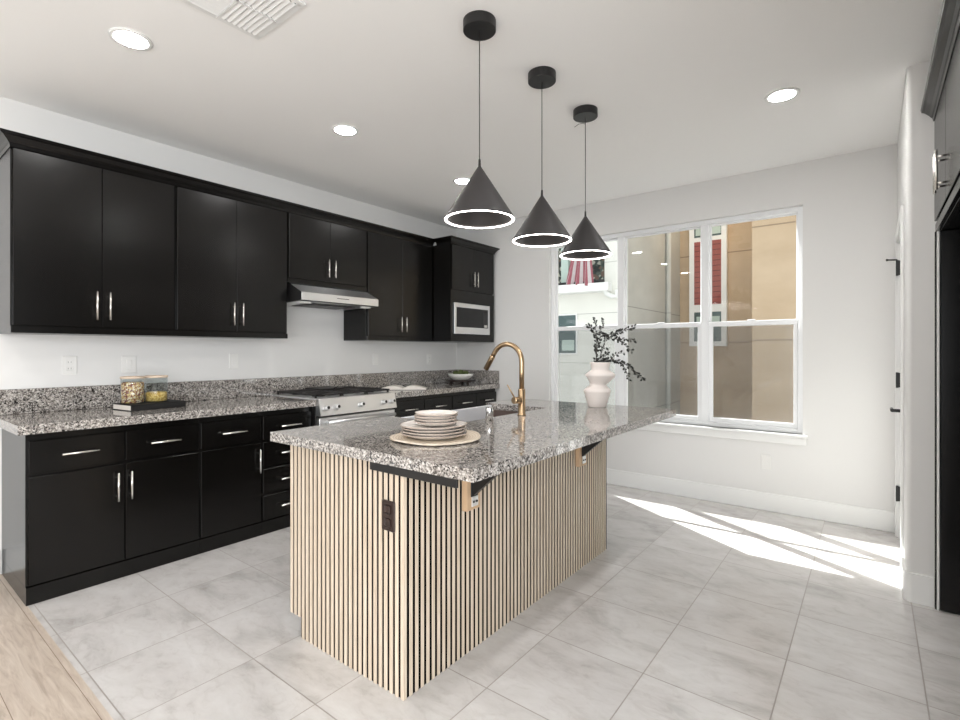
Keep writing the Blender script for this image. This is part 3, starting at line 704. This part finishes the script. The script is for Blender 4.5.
branch('leafy_branch', [([(0.0, 0.2, 0.01), (0.0, 0.38, 0.02), (0.03, 0.475, 0.03), (0.10, 0.478, 0.02), (0.155, 0.497, 0), (0.25, 0.53, 0)], 0.009), ([(0.05, 0.475, 0.02), (0.11, 0.445, 0.02), (0.17, 0.45), (0.255, 0.438)], 0.009), ([(0.13, 0.45), (0.18, 0.41), (0.23, 0.365)], 0.008)], 'high arching dark leafy branch reaching sideways in the clay vase', 2, G)
branch('leafy_branch', [([(0.005, 0.2, -0.01), (0.02, 0.29, -0.02), (0.06, 0.312, -0.03), (0.12, 0.305, -0.03), (0.20, 0.27, -0.03), (0.25, 0.225, -0.03), (0.295, 0.175, -0.03)], 0.0065), ([(0.15, 0.29, -0.03), (0.185, 0.24, -0.03), (0.20, 0.175, -0.03)], 0.014), ([(0.08, 0.31, -0.03), (0.12, 0.35, -0.03), (0.17, 0.356, -0.03)], 0.016)], 'low drooping dark leafy branch in the clay vase', 3, G)
branch('leafy_branch', [([(0.005, 0.2, 0.02), (0.02, 0.32, 0.03), (0.055, 0.40, 0.03), (0.07, 0.47, 0.04)], 0.013), ([(0.03, 0.34, 0.03), (0.07, 0.35, 0.03), (0.09, 0.39, 0.03)], 0.012), ([(0.0, 0.28, 0.02), (0.035, 0.32, 0.01), (0.06, 0.345, 0.0)], 0.008)], 'short inner dark leafy branch in the clay vase', 4, G)

# ---------------------------------------------------------------- things on the wall counter
bk = thing('hardcover_book', (0.26, 1.24, CT), 'thick black hardcover book lying flat under the glass jars', 'book')
ang = R(-17); ca, sa = math.cos(ang), math.sin(ang)
def rot(b, c, a):
    bmesh.ops.rotate(b.bm, verts=b.bm.verts, cent=c, matrix=Matrix.Rotation(a, 3, 'Z')); return b
cbk = (0.262, 1.255, 0); hx, hy_, th = 0.115, 0.165, 0.038
b = B().box(cbk[0] - hx, cbk[1] - hy_, CT + 0.0005, cbk[0] + hx, cbk[1] + hy_, CT + 0.0045).box(cbk[0] - hx, cbk[1] - hy_, CT + th - 0.004, cbk[0] + hx, cbk[1] + hy_, CT + th).box(cbk[0] + hx - 0.005, cbk[1] - hy_, CT + 0.001, cbk[0] + hx, cbk[1] + hy_, CT + th)
part('cover', rot(b, cbk, R(8)), M['gap'], bk)
part('pages', rot(B().box(cbk[0] - hx + 0.006, cbk[1] - hy_ + 0.004, CT + 0.005, cbk[0] + hx - 0.0055, cbk[1] + hy_ - 0.004, CT + th - 0.0045), cbk, R(8)), M['paper'], bk, 'off-white page block')
JT = CT + th + 0.0006
def jar(c, fill, m, label):
    t = thing('glass_jar', (c[0], c[1], JT), label, 'jar', 'glass jars with wooden lids')
    r_, h_ = 0.064, 0.156
    part('glass_body', B().lathe(c, [(0, JT), (r_ - 0.003, JT), (r_, JT + 0.003), (r_, JT + h_), (r_ - 0.0025, JT + h_), (r_ - 0.0025, JT + 0.005), (0, JT + 0.0045)], 40), M['jar_glass'], t)
    part('wooden_lid', B().lathe(c, [(0, JT + h_ + 0.0005), (r_ + 0.001, JT + h_ + 0.0005), (r_ + 0.002, JT + h_ + 0.003), (r_ + 0.002, JT + h_ + 0.012), (r_, JT + h_ + 0.014), (0, JT + h_ + 0.014)], 40), M['lid_wood'], t)
    b = B().lathe(c, [(0, JT + 0.006), (r_ - 0.0038, JT + 0.006), (r_ - 0.0038, JT + 0.006 + fill - 0.006), (r_ - 0.012, JT + 0.006 + fill), (0, JT + fill + 0.004)], 32)
    part('contents', b, m, t)
jar((0.265, 1.157), 0.128, M['granola'], 'glass jar full of dried flower mix with a wooden lid')
jar((0.255, 1.294), 0.058, M['pasta'], 'glass jar a third full of yellow grain with a wooden lid')
# open book by the range
ob = thing('open_book', (0.36, 3.32, CT), 'open book with white pages lying on the counter beside the range', 'book')
def bookpage(side):
    b = B(); n = 10; L = 0.225; hh = 0.135; rows = []
    for top in (1, 0):
        for j in range(n + 1):
            u = j / n; zz = CT + 0.003 + (0.034 * math.sin(math.pi * min(1, u * 1.05)) ** 0.8 * (1 - 0.45 * u) + 0.003 if top else 0)
            rows.append([b.bm.verts.new((0.372 + s_ * hh, 3.385 + side * u * L, zz)) for s_ in (-1, 1)])
    for k in (0, n + 1):
        for j in range(n): f = b.bm.faces.new((rows[k + j][0], rows[k + j][1], rows[k + j + 1][1], rows[k + j + 1][0])); f.smooth = True
    for s_ in (0, 1):
        for j in range(n): b.bm.faces.new((rows[j][s_], rows[j + 1][s_], rows[n + 2 + j][s_], rows[n + 1 + j][s_]))
    b.bm.faces.new((rows[n][0], rows[n][1], rows[2 * n + 1][1], rows[2 * n + 1][0]))
    return b
for sd in (-1, 1): part('page_block', rot(bookpage(sd), (0.372, 3.385, 0), R(-50)), M['paper'], ob)
part('cover', rot(B().box(0.232, 3.155, CT + 0.0005, 0.512, 3.615, CT + 0.0028), (0.372, 3.385, 0), R(-50)), M['plastic_dark'], ob)
# bowl on a dark riser
bx, by = 0.30, 4.33
b = B().lathe((bx, by), [(0, CT + 0.030), (0.165, CT + 0.030), (0.168, CT + 0.034), (0.165, CT + 0.042), (0, CT + 0.042)], 40)
for a in range(3): b.lathe((bx + 0.11 * math.cos(a * 2.1), by + 0.11 * math.sin(a * 2.1)), [(0, CT + 0.0005), (0.014, CT + 0.0005), (0.016, CT + 0.031), (0, CT + 0.031)], 14)
solo('wooden_riser', b, M['dark_wood'], 'round dark wooden riser on the corner counter under the white bowl', 'riser')
z = CT + 0.0428
solo('white_bowl', B().lathe((bx, by), [(0, z), (0.07, z), (0.085, z + 0.006), (0.13, z + 0.04), (0.146, z + 0.07), (0.142, z + 0.071), (0.124, z + 0.042), (0.08, z + 0.012), (0, z + 0.008)], 48), M['white_ceramic'], 'wide white bowl of greenery on the dark riser in the corner', 'bowl')
rnd = random.Random(5)
spots = [(0, 0, 0.014)] + [(0.064 * math.cos(k * 1.0472), 0.064 * math.sin(k * 1.0472), 0) for k in range(6)]
for k, (dx, dy, dz) in enumerate(spots):
    rr = rnd.uniform(0.027, 0.031); c = (bx + dx, by + dy); zz = z + 0.076 + dz; wv = wob(k)
    b = B().lathe(c, [(0, zz - rr * 0.9), (rr * 0.6, zz - rr * 0.7), (rr * 0.97, zz), (rr * 0.65, zz + rr * 0.7), (0, zz + rr * 0.9)], 14, wob=wv)
    solo('moss_ball', b, M['moss'], 'green moss ball heaped in the white corner bowl', 'moss ball', 'moss balls in the white bowl')

# wall outlets and switches
def outlet_left(y, z, label, kind='outlet', wd=0.074, cat='outlet'):
    t = thing('power_outlet' if kind == 'outlet' else 'light_switch', (0, y, z - 0.058), label, cat, 'plates on the counter wall')
    part('cover_plate', B().box(0.0003, y - wd / 2, z - 0.058, 0.006, y + wd / 2, z + 0.058, 0.002), M['plastic'], t)
    if kind == 'outlet':
        for q in (-0.02, 0.02):
            s = part('socket', B().box(0.0055, y - 0.017, z + q - 0.014, 0.0075, y + 0.017, z + q + 0.014, 0.003), M['plastic'], t)
            part('slot', B().box(0.0074, y - 0.008, z + q - 0.004, 0.0078, y - 0.006, z + q + 0.005).box(0.0074, y + 0.006, z + q - 0.004, 0.0078, y + 0.008, z + q + 0.005), M['plastic_dark'], s)
    else:
        part('rocker', B().box(0.0055, y - 0.016, z - 0.033, 0.009, y + 0.016, z + 0.033, 0.002), M['plastic'], t)
outlet_left(0.90, 1.193, 'white power outlet on the counter wall nearest the open cabinet end')
outlet_left(1.218, 1.191, 'white blank-centred wall plate directly above the glass jars', 'switch', 0.085, 'switch')
outlet_left(1.922, 1.203, 'white switch plate on the counter wall just before the range', 'switch', 0.07, 'switch')
outlet_left(3.35, 1.20, 'white switch plate above the open book beyond the range', 'switch', 0.07, 'switch')
outlet_left(4.13, 1.19, 'white power outlet on the counter wall near the corner bowl')
t = thing('power_outlet', (3.278, YW, 0.333), 'white power outlet low on the wall under the window', 'outlet')
part('cover_plate', B().box(3.243, YW - 0.006, 0.333, 3.313, YW - 0.0003, 0.445, 0.002), M['plastic'], t)
for z in (0.369, 0.409): part('socket', B().box(3.261, YW - 0.0078, z - 0.014, 3.295, YW - 0.0055, z + 0.014, 0.003), M['plastic'], t)

# ---------------------------------------------------------------- ceiling: pendants, downlights, vent
def pendant(y, label, spare=False):
    x = 2.576; t = thing('pendant_lamp', (x, y, 1.86), label, 'pendant lamp', 'pendant lamps over the island')
    part('canopy', B().lathe((x, y), [(0, CZ - 0.0005), (0.073, CZ - 0.0005), (0.073, CZ - 0.043), (0.071, CZ - 0.045), (0, CZ - 0.045)], 40, smooth=False), M['black_metal'], t)
    part('cord', B().tube([(x, y, CZ - 0.044), (x, y, 2.12)], 0.0022, 8), M['black_metal'], t)
    part('cap', B().lathe((x, y), [(0, 2.131), (0.005, 2.131), (0.0065, 2.101), (0.011, 2.086), (0, 2.086)], 16), M['black_metal'], t)
    part('lamp_shade', B().lathe((x, y), [(0.008, 2.098), (0.1545, 1.871), (0.1555, 1.865), (0.148, 1.865), (0.143, 1.873), (0.006, 2.086)], 72), M['shade_black'], t)
    part('light_ring', B().lathe((x, y), [(0.1455, 1.8650), (0.1455, 1.8635), (0.1465, 1.8625), (0.1535, 1.8625), (0.1545, 1.8635), (0.1545, 1.8645), (0.1455, 1.8650)], 72), M['led'], t, 'glowing white ring')
    if spare:
        part('spare_wire', B().tube([(x, y, CZ - 0.085), (x - 0.012, y - 0.005, CZ - 0.078), (x - 0.035, y - 0.02, CZ - 0.082), (x - 0.058, y - 0.03, CZ - 0.098)], 0.0016, 6), M['black_metal'], t)
    return t
pendant(1.757, 'black cone pendant lamp over the plates, largest of the three')
pendant(2.292, 'black cone pendant lamp over the faucet, middle of the three')
pendant(2.802, 'black cone pendant lamp over the vase, smallest looking of the three', True)
def downlight(x, y, label):
    t = thing('recessed_light', (x, y, CZ - 0.008), label, 'ceiling light', 'recessed ceiling lights')
    part('trim_ring', B().lathe((x, y), [(0.065, CZ - 0.003), (0.067, CZ - 0.006), (0.085, CZ - 0.006), (0.088, CZ - 0.0005), (0.065, CZ - 0.0005)], 48), M['trim'], t)
    part('diffuser', B().lathe((x, y), [(0, CZ - 0.0038), (0.0655, CZ - 0.0038), (0.0655, CZ - 0.001), (0, CZ - 0.001)], 40), M['downlight'], t)
for x, y, l in ((1.209, 0.854, 'round recessed ceiling light nearest the square air vent'), (1.198, 2.077, 'round recessed ceiling light in front of the range hood'), (1.174, 3.324, 'round recessed ceiling light partly behind the biggest pendant shade'), (3.544, 3.327, 'round recessed ceiling light near the window wall and side door')):
    downlight(x, y, l)
for x, y, l in ((3.544, 2.0, 'round recessed ceiling light over the walkway beside the island'), (3.544, 0.8, 'round recessed ceiling light above the viewer beside the island end'), (1.2, -0.37, 'round recessed ceiling light over the wood floor by the counter wall')):
    downlight(x, y, l)
vn = thing('ceiling_vent', (1.88, 1.04, CZ - 0.012), 'square white four-way ceiling air vent', 'air vent')
vx0, vx1, vy0, vy1 = 1.70, 2.05, 0.85, 1.20; zc = CZ - 0.0005
b = B().box(vx0 - 0.02, vy0 - 0.02, zc - 0.007, vx0 + 0.008, vy1 + 0.02, zc, 0.002).box(vx1 - 0.008, vy0 - 0.02, zc - 0.007, vx1 + 0.02, vy1 + 0.02, zc, 0.002).box(vx0, vy0 - 0.02, zc - 0.007, vx1, vy0 + 0.008, zc, 0.002).box(vx0, vy1 - 0.008, zc - 0.007, vx1, vy1 + 0.02, zc, 0.002)
mx_, my_ = (vx0 + vx1) / 2, (vy0 + vy1) / 2
b.box(mx_ - 0.004, vy0, zc - 0.012, mx_ + 0.004, vy1, zc).box(vx0, my_ - 0.004, zc - 0.012, vx1, my_ + 0.004, zc)
part('frame', b, M['trim'], vn)
part('duct_opening', B().box(vx0 + 0.002, vy0 + 0.002, zc - 0.0012, vx1 - 0.002, vy1 - 0.002, zc), M['plastic_dark'], vn, 'dark gap behind the louvers')
for (x0, x1, y0, y1, ax, s) in ((vx0 + 0.008, mx_ - 0.005, my_ + 0.005, vy1 - 0.008, 'y', 1), (mx_ + 0.005, vx1 - 0.008, my_ + 0.005, vy1 - 0.008, 'y', 1), (vx0 + 0.008, mx_ - 0.005, vy0 + 0.008, my_ - 0.005, 'x', -1), (mx_ + 0.005, vx1 - 0.008, vy0 + 0.008, my_ - 0.005, 'y', -1)):
    b = B(); k = 7
    for i in range(k):
        f = (i + 0.5) / k
        if ax == 'y':
            c = y0 + (y1 - y0) * f; b.prism([(c - 0.009 * s, zc - 0.003), (c + 0.007 * s, zc - 0.012), (c + 0.009 * s, zc - 0.011), (c - 0.007 * s, zc - 0.002)], 'x', x0, x1)
        else:
            c = x0 + (x1 - x0) * f; b.prism([(c - 0.009 * s, zc - 0.003), (c + 0.007 * s, zc - 0.012), (c + 0.009 * s, zc - 0.011), (c - 0.007 * s, zc - 0.002)], 'y', y0, y1)
    part('louver_bank', b, M['trim'], vn)

# ---------------------------------------------------------------- fridge bay beside the camera
FX = 4.195
t = thing('fridge_cabinet', (4.6, 2.9, 1.875), 'black wall cabinet over the empty fridge bay', 'cabinet')
part('body', B().box(FX + 0.021, 2.42, 1.876, XE - 0.004, 3.386, 2.44, 0.001), M['black_cab'], t)
part('bottom_rail', B().box(FX + 0.004, 2.42, 1.876, FX + 0.0205, 3.386, 1.915, 0.001), M['black_cab'], t)
for a, e, hy in ((2.425, 2.899, 2.868), (2.903, 3.38, 2.935)):
    d_ = part('door', B().box(FX, a, 1.93, FX + 0.0195, e, 2.43, 0.0018), M['black_cab'], t)
    part('handle', bar_handle((FX, hy, 1.965), (FX, hy, 2.135), (-1, 0, 0)), M['nickel'], d_, 'brushed nickel bar pull')
b = B().prism([(2 * FX - (u - XM + FX), v + 0.068) for u, v in crown_prof(XM)], 'y', 0.95, 3.387)
solo('crown_molding', b, M['black_cab'], 'black crown moulding over the fridge bay cabinet', 'crown moulding')
t = thing('end_panel', (4.6, 3.36, 0), 'tall glossy black end panel inside the fridge bay', 'panel')
part('panel_board', B().box(4.214, 3.345, 0.004, XE - 0.004, 3.366, 1.8755, 0.004), M['black_cab'], t)
part('edge_strip', B().box(4.2025, 3.352, 0.0, 4.2115, 3.386, 1.8755, 0.001), M['trim'], t, 'pale edge strip')
part('filler_strip', B().box(4.196, 3.36, 0.0, 4.202, 3.386, 1.8755, 0.0005), M['black_cab'], t)
t = thing('pantry_cabinet', (4.6, 1.7, 0), 'tall black pantry cabinet on the near side of the fridge bay', 'cabinet')
part('body', B().box(FX + 0.06, 0.95, 0.0, XE - 0.004, 2.415, 2.44, 0.001), M['black_cab'], t)
for a, e, hy in ((0.955, 1.68, 1.64), (1.684, 2.41, 1.724)):
    d_ = part('door', B().box(FX + 0.04, a, 0.1, FX + 0.0595, e, 2.43, 0.0018), M['black_cab'], t)
    part('handle', bar_handle((FX + 0.04, hy, 1.0), (FX + 0.04, hy, 1.2), (-1, 0, 0)), M['nickel'], d_)

# ---------------------------------------------------------------- outside: the alley and the two neighbouring buildings
GZ = -3.4; TOP = 6.2
struct('ground_outside', B().box(-14, YW + 0.2, GZ - 0.2, 16, 26, GZ), M['asphalt'])
SXC, SYF, SYB = 0.40, 9.0, 12.2
wb = thing('apartment_building', (-2.5, 10, GZ), 'white panelled apartment building with a flag balcony across the alley', 'building')
nx0, nx1, nz0_, nz1_ = -2.6, -0.06, 2.62, 4.6       # balcony recess
b = B()
b.box(-6, SYF, GZ, nx0, SYB, TOP).box(nx1, SYF, GZ, SXC - 0.01, SYB, TOP).box(nx0, SYF, GZ, nx1, SYB, nz0_).box(nx0, SYF, nz1_, nx1, SYB, TOP).box(nx0, SYF + 1.3, nz0_, nx1, SYB, nz1_)
part('facade', b, M['white_stucco'], wb)
part('side_wall', B().box(SXC - 0.0095, SYF, GZ, SXC, SYB, TOP), M['grey_stucco'], wb, 'grey rendered side wall')
part('balcony_back', B().box(nx0 + 0.01, SYF + 1.24, nz0_, nx1 - 0.01, SYF + 1.29, nz1_), M['beads'], wb, 'dim balcony recess hung with ornaments')
part('balcony_post', B().box(-1.0, SYF + 0.02, nz0_, -0.84, SYF + 0.14, nz1_), M['blind'], wb)
sl = B().box(-2.7, SYF - 0.30, 2.40, 0.08, SYF + 0.0, 2.56, 0.01); bmesh.ops.rotate(sl.bm, verts=sl.bm.verts, cent=(-0.55, SYF, 2.5), matrix=Matrix.Rotation(R(7), 3, 'Z'))
part('balcony_slab', sl, M['out_trim'], wb)
rl = B().tube([(-2.6, SYF - 0.2, 2.60), (0.0, SYF - 0.15, 2.60)], 0.03, 8)
part('balcony_rail', rl, M['black_metal'], wb)
part('gutter_elbow', B().tube([(0.02, SYF - 0.2, 2.5), (0.02, SYF - 0.1, 2.36), (0.12, SYF - 0.06, 2.30), (0.22, SYF - 0.06, 2.3), (0.22, SYF - 0.06, 2.42)], 0.045, 10), M['out_trim'], wb)
wn_ = part('window', B().box(-1.08, SYF - 0.03, 1.21, -0.62, SYF - 0.001, 2.02, 0.005), M['out_trim'], wb)
part('pane', B().box(-1.05, SYF - 0.036, 1.24, -0.65, SYF - 0.03, 1.99), M['out_glass'], wn_)
part('blind', B().box(-0.95, SYF - 0.039, 1.29, -0.68, SYF - 0.036, 1.50), M['blind'], wn_)
part('downspout', B().tube([(SXC + 0.06, 11.17, GZ), (SXC + 0.06, 11.17, TOP)], 0.055, 12), M['grey_stucco'], wb, 'pale downspout')
# the flag hanging from the balcony
fl = B(); nxs, nzs = 24, 14; grid = []
for j in range(nzs + 1):
    row = []
    for i in range(nxs + 1):
        u, v = i / nxs, j / nzs; drop = 0.98 * v
        xx = -0.70 + u * 0.62 * (0.45 + 0.55 * v) + (1 - v) * 0.16 - 0.10 * v; yy = SYF - 0.24 + 0.05 * math.sin(u * 20 + v * 1.5) * (0.35 + v)
        row.append(fl.bm.verts.new((xx, yy, 3.42 - drop * (0.86 + 0.08 * u))))
    grid.append(row)
uvl = fl.bm.loops.layers.uv.new('UVMap')
for j in range(nzs):
    for i in range(nxs):
        f = fl.bm.faces.new((grid[j][i], grid[j][i + 1], grid[j + 1][i + 1], grid[j + 1][i])); f.smooth = True
        for lp, (uu, vv) in zip(f.loops, ((i, j), (i + 1, j), (i + 1, j + 1), (i, j + 1))): lp[uvl].uv = (uu / nxs, 1 - vv / nzs)
fg = thing('striped_flag', (-0.45, SYF - 0.24, 2.55), 'red and white striped flag hanging on the white balcony outside', 'flag')
part('cloth', fl, M['flag'], fg, fix=False)
part('flag_pole', B().tube([(-0.40, SYF + 0.02, 3.46), (-0.52, SYF - 0.30, 3.44), (-0.56, SYF - 0.36, 3.43)], 0.015, 8), M['black_metal'], fg)

tb = thing('tan_building', (5, 13, GZ), 'tan stucco building with a red sided bay across the alley', 'building')
YT = 12.2; YR = 10.0
part('rear_wing', B().box(-6, YT + 0.001, GZ, 2.6, YT + 1.5, TOP), M['tan'], tb)
part('front_wing', B().box(2.276, YR, GZ, 14, YT + 1.5, TOP + 0.5), M['tan'], tb)
k = YT / 11.0
def bx_(x0, x1): return 3.947 + (x0 - 3.947) * k, 3.947 + (x1 - 3.947) * k
def bz_(z): return 1.283 + (z - 1.283) * k
X0, X1 = bx_(0.965, 1.675)
bay = part('bay_panel', B().box(X0, YT - 0.12, 1.39, X1, YT, TOP - 0.1), M['out_trim'], tb, 'white trimmed bay')
part('siding', B().box(X0 + 0.11, YT - 0.128, 2.33, X1 - 0.11, YT - 0.12, 3.76), M['siding'], bay, 'red lap siding')
for z0, z1 in ((1.50, 2.16), (3.86, 5.0)):
    part('window', B().box(X0 + 0.11, YT - 0.126, z0, X1 - 0.11, YT - 0.12, z1), M['out_glass'], bay)
part('blind', B().box(X0 + 0.16, YT - 0.129, 1.85, X1 - 0.14, YT - 0.126, 2.06), M['blind'], bay)
part('blind', B().box(X0 + 0.14, YT - 0.129, 3.90, X1 - 0.12, YT - 0.126, 4.8), M['blind'], bay)
